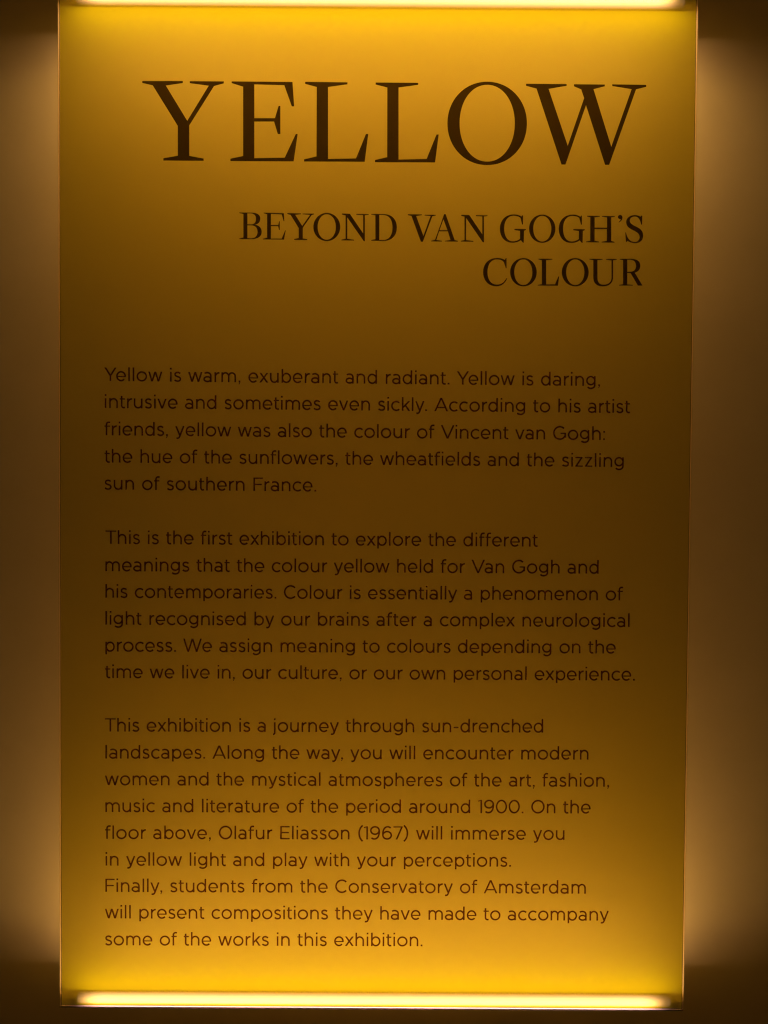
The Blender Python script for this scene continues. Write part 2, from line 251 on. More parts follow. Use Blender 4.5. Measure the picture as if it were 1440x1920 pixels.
SUB = [
 ('B',[[(336.48,392.65),(356.87,392.73),(360.46,392.82),(363.65,393.14),(366.44,393.69),(368.83,394.46),(370.83,395.45),(372.46,396.64),(373.71,398.03),(374.6,399.61),(375.13,401.37),(375.31,403.32),(375.19,405.43),(374.85,407.28),(374.3,408.91),(373.54,410.32),(372.61,411.52),(371.5,412.54),(370.25,413.38),(368.87,414.06),(367.36,414.59),(365.75,414.99),(367.84,415.51),(369.78,416.2),(371.56,417.06),(373.17,418.08),(374.57,419.28),(375.77,420.66),(376.73,422.22),(377.44,423.97),(377.88,425.91),(378.03,428.04),(377.83,430.61),(377.19,432.92),(376.13,434.97),(374.65,436.77),(372.77,438.29),(370.5,439.55),(367.83,440.54),(364.78,441.26),(361.36,441.71),(357.57,441.87),(336.39,441.8),(336.39,440.6),(344.1,438.9),(343.98,395.44),(336.48,393.85)],[(351.36,394.3),(356.54,394.26),(358.67,394.35),(360.54,394.65),(362.18,395.15),(363.59,395.85),(364.76,396.75),(365.71,397.84),(366.44,399.11),(366.96,400.57),(367.27,402.22),(367.37,404.03),(367.3,405.97),(367.05,407.71),(366.63,409.25),(366.04,410.6),(365.26,411.74),(364.3,412.68),(363.16,413.41),(361.83,413.94),(360.31,414.27),(358.59,414.38),(351.42,414.43)],[(351.43,416.4),(358.81,416.35),(360.96,416.52),(362.89,416.92),(364.6,417.55),(366.09,418.41),(367.37,419.49),(368.42,420.79),(369.24,422.31),(369.83,424.03),(370.19,425.96),(370.32,428.1),(370.2,430.35),(369.85,432.38),(369.25,434.18),(368.39,435.76),(367.28,437.1),(365.92,438.2),(364.29,439.07),(362.39,439.7),(360.22,440.09),(357.78,440.23),(351.5,440.05)]]),
 ('E',[[(381.67,392.67),(419.14,393.5),(420.08,408.27),(418.98,408.27),(415.29,395.72),(395.12,394.87),(395.19,415.33),(408.75,415.46),(410.6,408.33),(411.7,408.33),(411.76,424.53),(410.44,424.54),(408.54,417.54),(395.2,417.41),(395.28,440.52),(415.46,440.38),(421.69,425.23),(422.79,425.22),(419.55,442.22),(380.18,442.16),(380.17,440.84),(388.22,438.93),(388.07,395.58),(381.67,393.87)]]),
 ('Y',[[(425.53,393.24),(451.33,393.61),(451.33,395.03),(440.32,396.31),(453.41,416.8),(467.88,396.23),(453.87,395.23),(453.86,393.81),(475.36,393.88),(475.37,395.08),(470.96,396.54),(454.53,420.07),(454.62,439.79),(462.9,441.26),(462.9,442.8),(438.41,442.53),(438.41,440.99),(447.11,439.29),(447.03,420.67),(431.83,396.48),(425.54,394.77)]]),
 ('O',[[(524.11,418.17),(524.0,420.73),(523.65,423.26),(523.07,425.74),(522.26,428.16),(521.23,430.48),(519.98,432.68),(518.53,434.74),(516.9,436.65),(515.1,438.38),(513.14,439.92),(511.05,441.25),(508.84,442.36),(506.54,443.24),(504.17,443.88),(501.76,444.27),(499.31,444.41),(496.87,444.3),(494.45,443.94),(492.07,443.34),(489.76,442.49),(487.55,441.41),(485.44,440.11),(483.47,438.6),(481.65,436.89),(480.0,435.01),(478.53,432.96),(477.26,430.78),(476.21,428.47),(475.37,426.07),(474.76,423.59),(474.39,421.07),(474.26,418.51),(474.37,415.96),(474.72,413.43),(475.3,410.94),(476.11,408.53),(477.15,406.21),(478.39,404.01),(479.84,401.95),(481.47,400.04),(483.28,398.31),(485.23,396.78),(487.32,395.45),(489.53,394.34),(491.83,393.47),(494.2,392.83),(496.61,392.44),(499.05,392.29),(501.5,392.4),(503.92,392.76),(506.29,393.37),(508.6,394.21),(510.81,395.29),(512.92,396.59),(514.89,398.1),(516.71,399.8),(518.36,401.68),(519.83,403.73),(521.1,405.91),(522.15,408.21),(522.99,410.62),(523.6,413.09),(523.97,415.62)],[(516.05,418.23),(515.99,420.67),(515.76,423.01),(515.38,425.27),(514.84,427.46),(514.15,429.54),(513.33,431.51),(512.36,433.36),(511.27,435.05),(510.06,436.58),(508.74,437.94),(507.33,439.12),(505.84,440.09),(504.27,440.87),(502.64,441.42),(500.95,441.77),(499.19,441.89),(497.43,441.79),(495.74,441.47),(494.1,440.94),(492.53,440.18),(491.02,439.23),(489.6,438.07),(488.27,436.73),(487.04,435.22),(485.94,433.54),(484.95,431.71),(484.1,429.75),(483.4,427.67),(482.84,425.5),(482.43,423.24),(482.18,420.9),(482.09,418.46),(482.16,416.02),(482.39,413.68),(482.77,411.41),(483.31,409.23),(484.0,407.15),(484.83,405.18),(485.79,403.34),(486.88,401.64),(488.09,400.11),(489.41,398.75),(490.82,397.58),(492.31,396.61),(493.88,395.84),(495.51,395.28),(497.2,394.93),(498.96,394.81),(500.72,394.91),(502.4,395.23),(504.04,395.77),(505.61,396.51),(507.12,397.47),(508.54,398.62),(509.87,399.96),(511.1,401.48),(512.2,403.16),(513.19,404.98),(514.04,406.94),(514.74,409.01),(515.3,411.19),(515.71,413.45),(515.96,415.79)]]),
 ('N',[[(527.17,393.3),(541.83,393.64),(566.85,429.7),(566.65,396.1),(553.86,395.42),(553.85,393.89),(576.78,394.06),(576.79,395.37),(569.85,396.29),(570.14,444.14),(568.26,444.16),(537.13,400.35),(537.35,439.88),(550.04,441.54),(550.05,443.08),(526.55,442.91),(526.55,441.48),(534.26,439.79),(534.02,396.76),(527.18,395.16)]]),
 ('D',[[(581.74,393.69),(604.9,393.86),(609.2,394.11),(613.16,394.9),(616.74,396.2),(619.93,398.01),(622.71,400.31),(625.04,403.06),(626.9,406.26),(628.27,409.88),(629.12,413.91),(629.43,418.32),(629.17,422.88),(628.33,427.03),(626.95,430.74),(625.05,434.0),(622.68,436.81),(619.85,439.15),(616.61,440.99),(612.97,442.34),(608.98,443.17),(604.67,443.47),(582.05,443.19),(582.04,441.87),(589.75,440.28),(589.48,396.16),(581.75,395.12)],[(596.64,395.45),(603.25,395.41),(606.71,395.7),(609.8,396.48),(612.52,397.74),(614.89,399.47),(616.89,401.63),(618.52,404.23),(619.8,407.24),(620.72,410.65),(621.29,414.44),(621.49,418.6),(621.33,422.78),(620.78,426.6),(619.85,430.02),(618.56,433.04),(616.91,435.63),(614.9,437.79),(612.56,439.49),(609.88,440.73),(606.87,441.48),(603.55,441.72),(596.93,441.55)]]),
 ('V',[[(649.77,393.66),(676.02,393.92),(676.03,395.34),(665.24,396.95),(679.08,433.86),(692.03,396.77),(681.0,395.97),(680.99,394.43),(701.61,394.62),(701.62,395.82),(695.34,397.29),(678.05,444.28),(674.41,444.31),(656.74,397.01),(649.79,395.3)]]),
 ('A',[[(717.37,393.09),(720.12,393.07),(737.28,440.92),(743.14,442.19),(743.16,443.73),(719.21,443.56),(719.2,442.36),(729.56,440.86),(724.57,424.9),(708.24,424.9),(703.19,441.04),(713.35,442.4),(713.36,443.82),(693.72,443.63),(693.71,442.31),(700.65,440.95)],[(716.12,402.95),(723.78,422.71),(709.0,422.81)]]),
 ('N',[[(748.81,394.19),(764.03,394.41),(788.61,430.05),(788.31,396.98),(776.39,396.18),(776.38,394.54),(797.89,394.72),(797.9,396.04),(791.4,397.07),(791.84,444.6),(789.85,444.61),(758.23,399.92),(758.58,440.77),(772.17,442.21),(772.18,443.75),(748.67,443.58),(748.66,442.26),(755.6,440.68),(755.23,397.42),(748.82,395.83)]]),
 ('G',[[(864.07,394.49),(864.24,411.24),(862.58,411.25),(859.48,399.22),(858.51,398.45),(857.46,397.77),(856.33,397.16),(855.13,396.65),(853.85,396.21),(852.51,395.86),(851.09,395.59),(849.6,395.4),(848.05,395.29),(846.43,395.26),(843.13,395.58),(840.18,396.46),(837.58,397.87),(835.33,399.76),(833.44,402.1),(831.89,404.85),(830.7,407.96),(829.85,411.41),(829.37,415.15),(829.23,419.14),(829.44,423.12),(829.99,426.82),(830.87,430.21),(832.06,433.25),(833.56,435.91),(835.35,438.17),(837.42,439.97),(839.77,441.29),(842.38,442.1),(845.24,442.37),(847.02,442.3),(848.74,442.12),(850.37,441.83),(851.91,441.45),(853.36,440.98),(854.71,440.43),(855.96,439.81),(857.09,439.12),(858.1,438.37),(858.99,437.56),(858.84,422.99),(848.34,421.53),(848.32,419.56),(869.62,419.63),(869.64,421.27),(866.23,422.94),(865.9,444.86),(864.58,444.87),(860.34,440.29),(859.09,441.18),(857.79,441.98),(856.43,442.69),(854.99,443.31),(853.49,443.85),(851.91,444.29),(850.24,444.64),(848.49,444.89),(846.65,445.05),(844.71,445.11),(840.57,444.81),(836.78,443.88),(833.35,442.36),(830.31,440.3),(827.67,437.76),(825.46,434.78),(823.7,431.41),(822.4,427.69),(821.59,423.68),(821.29,419.42),(821.54,415.03),(822.37,410.89),(823.75,407.06),(825.65,403.58),(828.07,400.49),(830.97,397.86),(834.33,395.72),(838.13,394.12),(842.34,393.11),(846.95,392.74),(848.72,392.78),(850.4,392.91),(852.0,393.12),(853.52,393.42),(854.96,393.78),(856.34,394.22),(857.66,394.71),(858.93,395.25),(860.15,395.84),(861.33,396.48),(862.74,394.5)]]),
 ('O',[[(924.56,418.6),(924.47,421.15),(924.15,423.69),(923.59,426.17),(922.81,428.59),(921.81,430.91),(920.59,433.11),(919.18,435.18),(917.59,437.08),(915.83,438.81),(913.91,440.35),(911.86,441.68),(909.7,442.79),(907.45,443.67),(905.12,444.31),(902.74,444.7),(900.34,444.84),(897.94,444.73),(895.56,444.37),(893.22,443.77),(890.95,442.92),(888.76,441.84),(886.68,440.54),(884.74,439.03),(882.94,437.32),(881.3,435.44),(879.85,433.39),(878.59,431.2),(877.54,428.9),(876.7,426.49),(876.09,424.02),(875.71,421.49),(875.57,418.93),(875.66,416.38),(875.99,413.85),(876.55,411.36),(877.33,408.95),(878.34,406.63),(879.55,404.43),(880.96,402.36),(882.55,400.46),(884.32,398.73),(886.23,397.19),(888.28,395.86),(890.44,394.76),(892.69,393.88),(895.02,393.24),(897.39,392.85),(899.79,392.71),(902.19,392.82),(904.57,393.18),(906.91,393.78),(909.18,394.63),(911.37,395.7),(913.44,397.0),(915.39,398.51),(917.19,400.22),(918.82,402.1),(920.28,404.15),(921.54,406.33),(922.59,408.64),(923.43,411.04),(924.04,413.51),(924.42,416.04)],[(917.06,418.65),(917.01,421.1),(916.8,423.45),(916.43,425.73),(915.91,427.93),(915.24,430.02),(914.42,432.0),(913.47,433.85),(912.4,435.56),(911.21,437.1),(909.9,438.46),(908.51,439.64),(907.03,440.62),(905.47,441.4),(903.85,441.96),(902.18,442.31),(900.43,442.43),(898.68,442.33),(897.0,442.01),(895.37,441.47),(893.79,440.72),(892.29,439.75),(890.87,438.59),(889.54,437.25),(888.31,435.72),(887.2,434.03),(886.22,432.2),(885.36,430.23),(884.65,428.14),(884.08,425.95),(883.66,423.68),(883.4,421.33),(883.29,418.88),(883.35,416.43),(883.56,414.08),(883.93,411.8),(884.45,409.61),(885.12,407.51),(885.94,405.53),(886.89,403.68),(887.96,401.98),(889.15,400.44),(890.45,399.08),(891.85,397.9),(893.33,396.92),(894.89,396.14),(896.5,395.58),(898.18,395.24),(899.93,395.11),(901.68,395.21),(903.36,395.53),(904.98,396.07),(906.56,396.83),(908.06,397.79),(909.48,398.95),(910.81,400.29),(912.03,401.82),(913.15,403.5),(914.13,405.34),(914.99,407.31),(915.7,409.39),(916.27,411.58),(916.69,413.85),(916.95,416.2)]]),
 ('G',[[(973.61,394.06),(973.8,410.81),(972.15,410.82),(969.03,398.8),(968.05,398.03),(967.0,397.34),(965.87,396.74),(964.67,396.22),(963.39,395.79),(962.05,395.43),(960.63,395.16),(959.14,394.98),(957.59,394.87),(955.96,394.84),(952.67,395.16),(949.72,396.04),(947.12,397.44),(944.88,399.34),(942.98,401.67),(941.44,404.42),(940.25,407.54),(939.42,410.99),(938.93,414.72),(938.8,418.72),(939.02,422.7),(939.57,426.4),(940.46,429.79),(941.65,432.83),(943.16,435.49),(944.95,437.74),(947.03,439.55),(949.38,440.87),(951.99,441.68),(954.85,441.95),(956.63,441.88),(958.35,441.7),(959.98,441.41),(961.52,441.03),(962.97,440.56),(964.32,440.01),(965.57,439.39),(966.7,438.7),(967.71,437.94),(968.59,437.14),(968.42,422.57),(957.92,421.11),(957.9,419.13),(979.2,419.21),(979.22,420.85),(975.82,422.52),(975.52,444.44),(974.2,444.45),(969.95,439.87),(968.71,440.76),(967.4,441.56),(966.04,442.27),(964.61,442.89),(963.1,443.43),(961.52,443.87),(959.86,444.22),(958.11,444.47),(956.26,444.63),(954.33,444.69),(950.19,444.39),(946.39,443.45),(942.96,441.94),(939.91,439.88),(937.27,437.34),(935.05,434.36),(933.29,430.99),(931.98,427.27),(931.17,423.25),(930.86,418.99),(931.1,414.6),(931.92,410.47),(933.3,406.63),(935.2,403.15),(937.61,400.07),(940.51,397.43),(943.87,395.29),(947.66,393.69),(951.88,392.69),(956.49,392.32),(958.26,392.35),(959.94,392.48),(961.54,392.7),(963.05,392.99),(964.5,393.36),(965.88,393.79),(967.2,394.28),(968.47,394.83),(969.69,395.42),(970.87,396.05),(972.28,394.07)]]),
 ('H',[[(983.21,394.21),(1006.93,394.49),(1006.95,395.69),(997.37,397.18),(997.59,416.12),(1020.66,416.18),(1020.43,397.13),(1010.81,395.77),(1010.79,394.46),(1035.07,394.62),(1035.09,395.83),(1028.26,397.08),(1028.8,440.45),(1034.89,442.06),(1034.91,443.59),(1011.06,443.43),(1011.04,442.11),(1020.52,440.51),(1020.25,418.71),(997.62,418.64),(997.88,440.23),(1005.85,441.82),(1005.87,443.35),(981.91,443.19),(981.89,441.87),(989.83,440.5),(989.31,397.13),(983.23,395.75)]]),
 ('apostrophe',[[(1040.83,396.12),(1040.87,395.48),(1041.02,394.9),(1041.27,394.37),(1041.6,393.89),(1042.01,393.48),(1042.48,393.13),(1043.01,392.85),(1043.59,392.65),(1044.21,392.52),(1044.86,392.48),(1045.62,392.53),(1046.32,392.69),(1046.94,392.96),(1047.49,393.32),(1047.97,393.77),(1048.37,394.3),(1048.68,394.89),(1048.91,395.56),(1049.06,396.28),(1049.11,397.04),(1049.04,398.27),(1048.81,399.43),(1048.42,400.54),(1047.89,401.59),(1047.24,402.57),(1046.48,403.49),(1045.62,404.33),(1044.68,405.1),(1043.67,405.79),(1042.61,406.4),(1041.94,405.52),(1042.63,404.99),(1043.27,404.44),(1043.85,403.89),(1044.37,403.33),(1044.81,402.77),(1045.19,402.21),(1045.5,401.65),(1045.73,401.1),(1045.88,400.55),(1045.95,400.02),(1045.06,400.04),(1044.24,399.94),(1043.49,399.74),(1042.82,399.44),(1042.24,399.06),(1041.76,398.6),(1041.36,398.07),(1041.08,397.47),(1040.89,396.82),(1040.83,396.12)]]),
 ('S',[[(1085.92,393.4),(1085.81,410.04),(1084.38,410.05),(1083.51,407.03),(1082.62,404.38),(1081.69,402.1),(1080.7,400.16),(1079.63,398.56),(1078.46,397.28),(1077.15,396.31),(1075.7,395.64),(1074.08,395.25),(1072.26,395.13),(1070.6,395.23),(1069.08,395.5),(1067.69,395.93),(1066.46,396.51),(1065.39,397.23),(1064.5,398.09),(1063.79,399.09),(1063.27,400.2),(1062.96,401.42),(1062.87,402.75),(1063.03,404.17),(1063.46,405.46),(1064.15,406.66),(1065.07,407.77),(1066.21,408.82),(1067.54,409.82),(1069.05,410.78),(1070.73,411.72),(1072.55,412.67),(1074.49,413.62),(1076.89,414.78),(1079.1,415.99),(1081.1,417.27),(1082.87,418.65),(1084.41,420.16),(1085.71,421.8),(1086.75,423.6),(1087.51,425.58),(1087.99,427.77),(1088.18,430.18),(1088.03,432.71),(1087.52,435.01),(1086.67,437.09),(1085.51,438.93),(1084.06,440.51),(1082.35,441.84),(1080.38,442.89),(1078.19,443.66),(1075.8,444.14),(1073.24,444.32),(1071.46,444.26),(1069.78,444.09),(1068.18,443.82),(1066.67,443.45),(1065.23,443.0),(1063.86,442.49),(1062.55,441.92),(1061.29,441.31),(1060.09,440.68),(1058.94,440.03),(1057.42,442.45),(1056.32,442.46),(1054.77,424.71),(1056.31,424.7),(1056.99,427.85),(1057.89,430.7),(1059.01,433.26),(1060.33,435.5),(1061.86,437.43),(1063.59,439.03),(1065.51,440.29),(1067.63,441.19),(1069.94,441.74),(1072.43,441.91),(1074.09,441.79),(1075.6,441.47),(1076.96,440.96),(1078.16,440.27),(1079.19,439.41),(1080.05,438.4),(1080.73,437.25),(1081.22,435.97),(1081.51,434.58),(1081.59,433.08),(1081.43,431.28),(1081.01,429.67),(1080.35,428.23),(1079.45,426.93),(1078.35,425.76),(1077.05,424.67),(1075.56,423.66),(1073.91,422.69),(1072.11,421.73),(1070.17,420.77),(1067.76,419.58),(1065.54,418.39),(1063.51,417.16),(1061.71,415.87),(1060.14,414.49),(1058.81,412.99),(1057.75,411.34),(1056.97,409.51),(1056.47,407.48),(1056.28,405.21),(1056.46,403.07),(1057.03,401.07),(1057.97,399.24),(1059.23,397.58),(1060.8,396.13),(1062.63,394.89),(1064.7,393.89),(1066.97,393.15),(1069.42,392.68),(1072.01,392.51),(1073.3,392.53),(1074.53,392.63),(1075.7,392.79),(1076.82,393.0),(1077.88,393.27),(1078.89,393.59),(1079.86,393.96),(1080.79,394.37),(1081.68,394.81),(1082.53,395.28),(1084.38,393.41)]]),
 ('C',[[(834.17,473.69),(834.35,492.35),(833.03,492.35),(829.16,481.19),(828.25,480.09),(827.24,479.15),(826.15,478.35),(824.97,477.7),(823.71,477.17),(822.38,476.76),(820.97,476.46),(819.48,476.26),(817.93,476.15),(816.31,476.12),(813.0,476.44),(810.03,477.31),(807.4,478.71),(805.12,480.59),(803.19,482.92),(801.61,485.65),(800.38,488.76),(799.51,492.2),(799.0,495.94),(798.86,499.94),(799.09,503.92),(799.71,507.59),(800.69,510.94),(802.03,513.93),(803.71,516.53),(805.71,518.72),(808.03,520.47),(810.66,521.74),(813.56,522.52),(816.75,522.77),(819.0,522.64),(821.13,522.29),(823.13,521.7),(825.03,520.87),(826.82,519.8),(828.5,518.49),(830.1,516.93),(831.62,515.11),(833.05,513.02),(834.42,510.68),(835.86,511.22),(834.67,513.77),(833.31,516.13),(831.76,518.28),(830.03,520.19),(828.12,521.87),(826.02,523.28),(823.73,524.41),(821.24,525.25),(818.56,525.77),(815.67,525.96),(811.22,525.65),(807.16,524.67),(803.5,523.1),(800.27,520.98),(797.48,518.37),(795.15,515.33),(793.3,511.92),(791.95,508.19),(791.11,504.19),(790.79,500.0),(791.06,495.52),(791.91,491.35),(793.32,487.51),(795.25,484.06),(797.69,481.02),(800.59,478.44),(803.93,476.36),(807.68,474.81),(811.81,473.84),(816.28,473.49),(818.22,473.52),(820.06,473.65),(821.79,473.86),(823.42,474.14),(824.95,474.5),(826.36,474.91),(827.66,475.38),(828.86,475.89),(829.93,476.43),(830.89,477.01),(832.85,473.7)]]),
 ('O',[[(890.65,499.32),(890.56,501.89),(890.23,504.44),(889.66,506.94),(888.87,509.37),(887.86,511.71),(886.63,513.92),(885.21,516.0),(883.6,517.92),(881.81,519.66),(879.88,521.21),(877.81,522.55),(875.62,523.67),(873.35,524.55),(871.0,525.19),(868.6,525.59),(866.17,525.73),(863.74,525.62),(861.34,525.26),(858.98,524.65),(856.68,523.8),(854.47,522.71),(852.38,521.4),(850.41,519.88),(848.59,518.16),(846.94,516.26),(845.48,514.2),(844.21,512.0),(843.14,509.68),(842.3,507.26),(841.69,504.77),(841.31,502.22),(841.16,499.65),(841.26,497.08),(841.59,494.53),(842.15,492.03),(842.95,489.6),(843.96,487.27),(845.19,485.05),(846.61,482.98),(848.23,481.06),(850.01,479.32),(851.94,477.77),(854.01,476.44),(856.19,475.32),(858.47,474.44),(860.82,473.8),(863.22,473.4),(865.64,473.26),(868.06,473.37),(870.47,473.73),(872.83,474.34),(875.13,475.19),(877.33,476.28),(879.43,477.58),(881.39,479.1),(883.21,480.82),(884.86,482.72),(886.33,484.77),(887.6,486.97),(888.66,489.29),(889.5,491.71),(890.12,494.2),(890.5,496.75)],[(882.59,499.37),(882.53,501.83),(882.32,504.19),(881.95,506.47),(881.43,508.67),(880.75,510.77),(879.94,512.76),(878.99,514.61),(877.91,516.32),(876.72,517.86),(875.41,519.23),(874.01,520.41),(872.53,521.4),(870.97,522.17),(869.35,522.74),(867.68,523.08),(865.93,523.21),(864.17,523.11),(862.49,522.78),(860.86,522.24),(859.28,521.49),(857.78,520.52),(856.36,519.36),(855.03,518.01),(853.8,516.48),(852.69,514.79),(851.7,512.95),(850.85,510.97),(850.13,508.88),(849.56,506.69),(849.15,504.41),(848.89,502.06),(848.78,499.6),(848.84,497.14),(849.05,494.79),(849.42,492.5),(849.95,490.31),(850.62,488.21),(851.44,486.22),(852.39,484.37),(853.46,482.66),(854.66,481.12),(855.96,479.75),(857.36,478.57),(858.84,477.59),(860.4,476.81),(862.02,476.25),(863.69,475.91),(865.44,475.78),(867.2,475.88),(868.88,476.21),(870.51,476.75),(872.08,477.5),(873.58,478.46),(875.01,479.62),(876.34,480.97),(877.56,482.5),(878.67,484.19),(879.66,486.03),(880.52,488.0),(881.23,490.09),(881.8,492.28),(882.22,494.56),(882.48,496.91)]]),
 ('L',[[(893.59,474.28),(919.54,474.32),(919.56,475.74),(907.98,477.03),(908.46,521.71),(925.03,521.38),(931.28,506.73),(932.6,506.72),(930.36,524.09),(892.79,524.01),(892.77,522.69),(900.5,521.43),(900.02,476.86),(893.6,475.7)]]),
 ('O',[[(987.43,498.66),(987.34,501.23),(987.01,503.78),(986.44,506.28),(985.64,508.71),(984.62,511.05),(983.39,513.27),(981.95,515.35),(980.33,517.27),(978.54,519.01),(976.58,520.56),(974.5,521.89),(972.29,523.01),(970.0,523.9),(967.63,524.54),(965.21,524.93),(962.76,525.07),(960.31,524.96),(957.88,524.6),(955.5,523.99),(953.18,523.14),(950.95,522.05),(948.83,520.74),(946.85,519.22),(945.01,517.51),(943.34,515.61),(941.86,513.55),(940.58,511.35),(939.5,509.03),(938.65,506.61),(938.03,504.11),(937.64,501.57),(937.49,499.0),(937.58,496.43),(937.91,493.88),(938.48,491.38),(939.28,488.95),(940.3,486.61),(941.53,484.4),(942.97,482.32),(944.59,480.4),(946.39,478.66),(948.34,477.11),(950.42,475.78),(952.63,474.66),(954.92,473.78),(957.29,473.14),(959.71,472.74),(962.16,472.6),(964.6,472.71),(967.03,473.07),(969.41,473.68),(971.73,474.53),(973.96,475.62),(976.07,476.93),(978.06,478.44),(979.89,480.16),(981.56,482.06),(983.05,484.11),(984.33,486.31),(985.41,488.63),(986.26,491.05),(986.89,493.54),(987.28,496.09)],[(979.58,498.71),(979.53,501.17),(979.32,503.53),(978.95,505.81),(978.43,508.01),(977.75,510.11),(976.93,512.1),(975.98,513.95),(974.9,515.66),(973.7,517.2),(972.39,518.57),(970.98,519.75),(969.49,520.74),(967.92,521.52),(966.29,522.08),(964.6,522.42),(962.84,522.55),(961.07,522.45),(959.38,522.13),(957.74,521.58),(956.15,520.83),(954.64,519.87),(953.2,518.7),(951.86,517.35),(950.63,515.82),(949.51,514.13),(948.51,512.29),(947.65,510.32),(946.92,508.23),(946.35,506.03),(945.93,503.76),(945.66,501.4),(945.55,498.94),(945.61,496.48),(945.82,494.13),(946.19,491.85),(946.71,489.65),(947.39,487.55),(948.21,485.56),(949.16,483.71),(950.24,482.01),(951.44,480.46),(952.75,479.09),(954.16,477.91),(955.65,476.93),(957.22,476.15),(958.85,475.59),(960.53,475.25),(962.29,475.12),(964.06,475.22),(965.75,475.54),(967.39,476.08),(968.98,476.84),(970.49,477.8),(971.93,478.96),(973.27,480.31),(974.5,481.84),(975.62,483.53),(976.62,485.37),(977.49,487.34),(978.21,489.43),(978.78,491.62),(979.21,493.9),(979.47,496.25)]]),
 ('U',[[(988.57,473.74),(1013.09,474.01),(1013.11,475.22),(1003.51,476.38),(1003.89,507.88),(1004.04,510.66),(1004.41,513.1),(1005.01,515.2),(1005.82,516.97),(1006.85,518.43),(1008.09,519.59),(1009.54,520.47),(1011.19,521.08),(1013.05,521.43),(1015.11,521.53),(1017.82,521.4),(1020.31,521.01),(1022.56,520.36),(1024.55,519.41),(1026.27,518.16),(1027.71,516.58),(1028.84,514.66),(1029.66,512.37),(1030.15,509.69),(1030.29,506.6),(1029.69,476.53),(1019.51,475.28),(1019.5,473.97),(1039.38,473.83),(1039.39,475.04),(1032.67,476.4),(1033.06,507.68),(1032.88,510.82),(1032.26,513.66),(1031.22,516.19),(1029.81,518.4),(1028.03,520.29),(1025.91,521.85),(1023.48,523.08),(1020.77,523.98),(1017.8,524.52),(1014.6,524.72),(1011.13,524.55),(1008.03,524.01),(1005.3,523.1),(1002.93,521.85),(1000.92,520.27),(999.27,518.37),(997.98,516.17),(997.05,513.69),(996.48,510.94),(996.27,507.93),(995.89,476.21),(988.58,475.16)]]),
 ('R',[[(1044.9,473.57),(1063.67,473.22),(1067.18,473.31),(1070.39,473.62),(1073.29,474.17),(1075.87,474.97),(1078.1,476.05),(1079.97,477.4),(1081.46,479.06),(1082.56,481.02),(1083.25,483.3),(1083.5,485.93),(1083.41,487.98),(1083.07,489.86),(1082.51,491.57),(1081.73,493.12),(1080.76,494.5),(1079.6,495.72),(1078.27,496.78),(1076.79,497.69),(1075.16,498.45),(1073.4,499.06),(1088.08,522.69),(1079.57,522.85),(1065.67,499.66),(1059.37,499.38),(1059.64,520.68),(1069.82,521.49),(1069.84,522.92),(1044.2,522.98),(1044.18,521.67),(1051.9,520.51),(1051.33,475.72),(1044.91,474.78)],[(1059.06,475.12),(1063.7,475.09),(1065.91,475.19),(1067.89,475.52),(1069.65,476.08),(1071.18,476.87),(1072.49,477.88),(1073.56,479.12),(1074.41,480.59),(1075.03,482.27),(1075.41,484.18),(1075.55,486.31),(1075.46,488.41),(1075.13,490.28),(1074.56,491.93),(1073.75,493.37),(1072.71,494.58),(1071.43,495.57),(1069.91,496.35),(1068.17,496.9),(1066.19,497.24),(1063.99,497.37),(1059.34,497.4)]]),
]
LINES = [
 (0, 'Yellow is warm, exuberant and radiant. Yellow is daring,', (85.44, 706.55), (1011.32, 710.03)),
 (0, 'intrusive and sometimes even sickly. According to his artist', (85.9, 756.93), (1067.83, 759.99)),
 (0, 'friends, yellow was also the colour of Vincent van Gogh:', (85.36, 807.89), (1021.54, 810.7)),
 (0, 'the hue of the sunflowers, the wheatfields and the sizzling', (85.31, 858.81), (1057.14, 860.94)),
 (0, 'sun of southern France.', (85.27, 909.31), (481.87, 910.43)),
 (1, 'This is the first exhibition to explore the different', (87.18, 1011.01), (897.8, 1011.22)),
 (1, 'meanings that the colour yellow held for Van Gogh and', (87.14, 1062.43), (1012.59, 1061.24)),
 (1, 'his contemporaries. Colour is essentially a phenomenon of', (87.1, 1112.41), (1059.34, 1111.37)),
 (1, 'light recognised by our brains after a complex neurological', (87.06, 1163.17), (1072.02, 1161.29)),
 (1, 'process. We assign meaning to colours depending on the', (87.02, 1213.8), (1046.55, 1211.51)),
 (1, 'time we live in, our culture, or our own personal experience.', (85.98, 1263.9), (1083.38, 1262.53)),
 (2, 'This exhibition is a journey through sun-drenched', (85.89, 1365.11), (911.56, 1362.05)),
 (2, 'landscapes. Along the way, you will encounter modern', (86.85, 1416.33), (997.71, 1412.98)),
 (2, 'women and the mystical atmospheres of the art, fashion,', (85.81, 1467.02), (1037.63, 1464.27)),
 (2, 'music and literature of the period around 1900. On the', (86.77, 1518.07), (1002.96, 1515.28)),
 (2, 'floor above, Olafur Eliasson (1967) will immerse you', (85.72, 1569.31), (954.11, 1565.93)),
 (2, 'in yellow light and play with your perceptions.', (86.69, 1620.3), (853.69, 1617.77)),
 (2, 'Finally, students from the Conservatory of Amsterdam', (86.65, 1670.46), (995.69, 1668.54)),
 (2, 'will present compositions they have made to accompany', (85.6, 1721.1), (1039.79, 1719.98)),
 (2, 'some of the works in this exhibition.', (85.55, 1772.62), (687.23, 1771.15)),
]

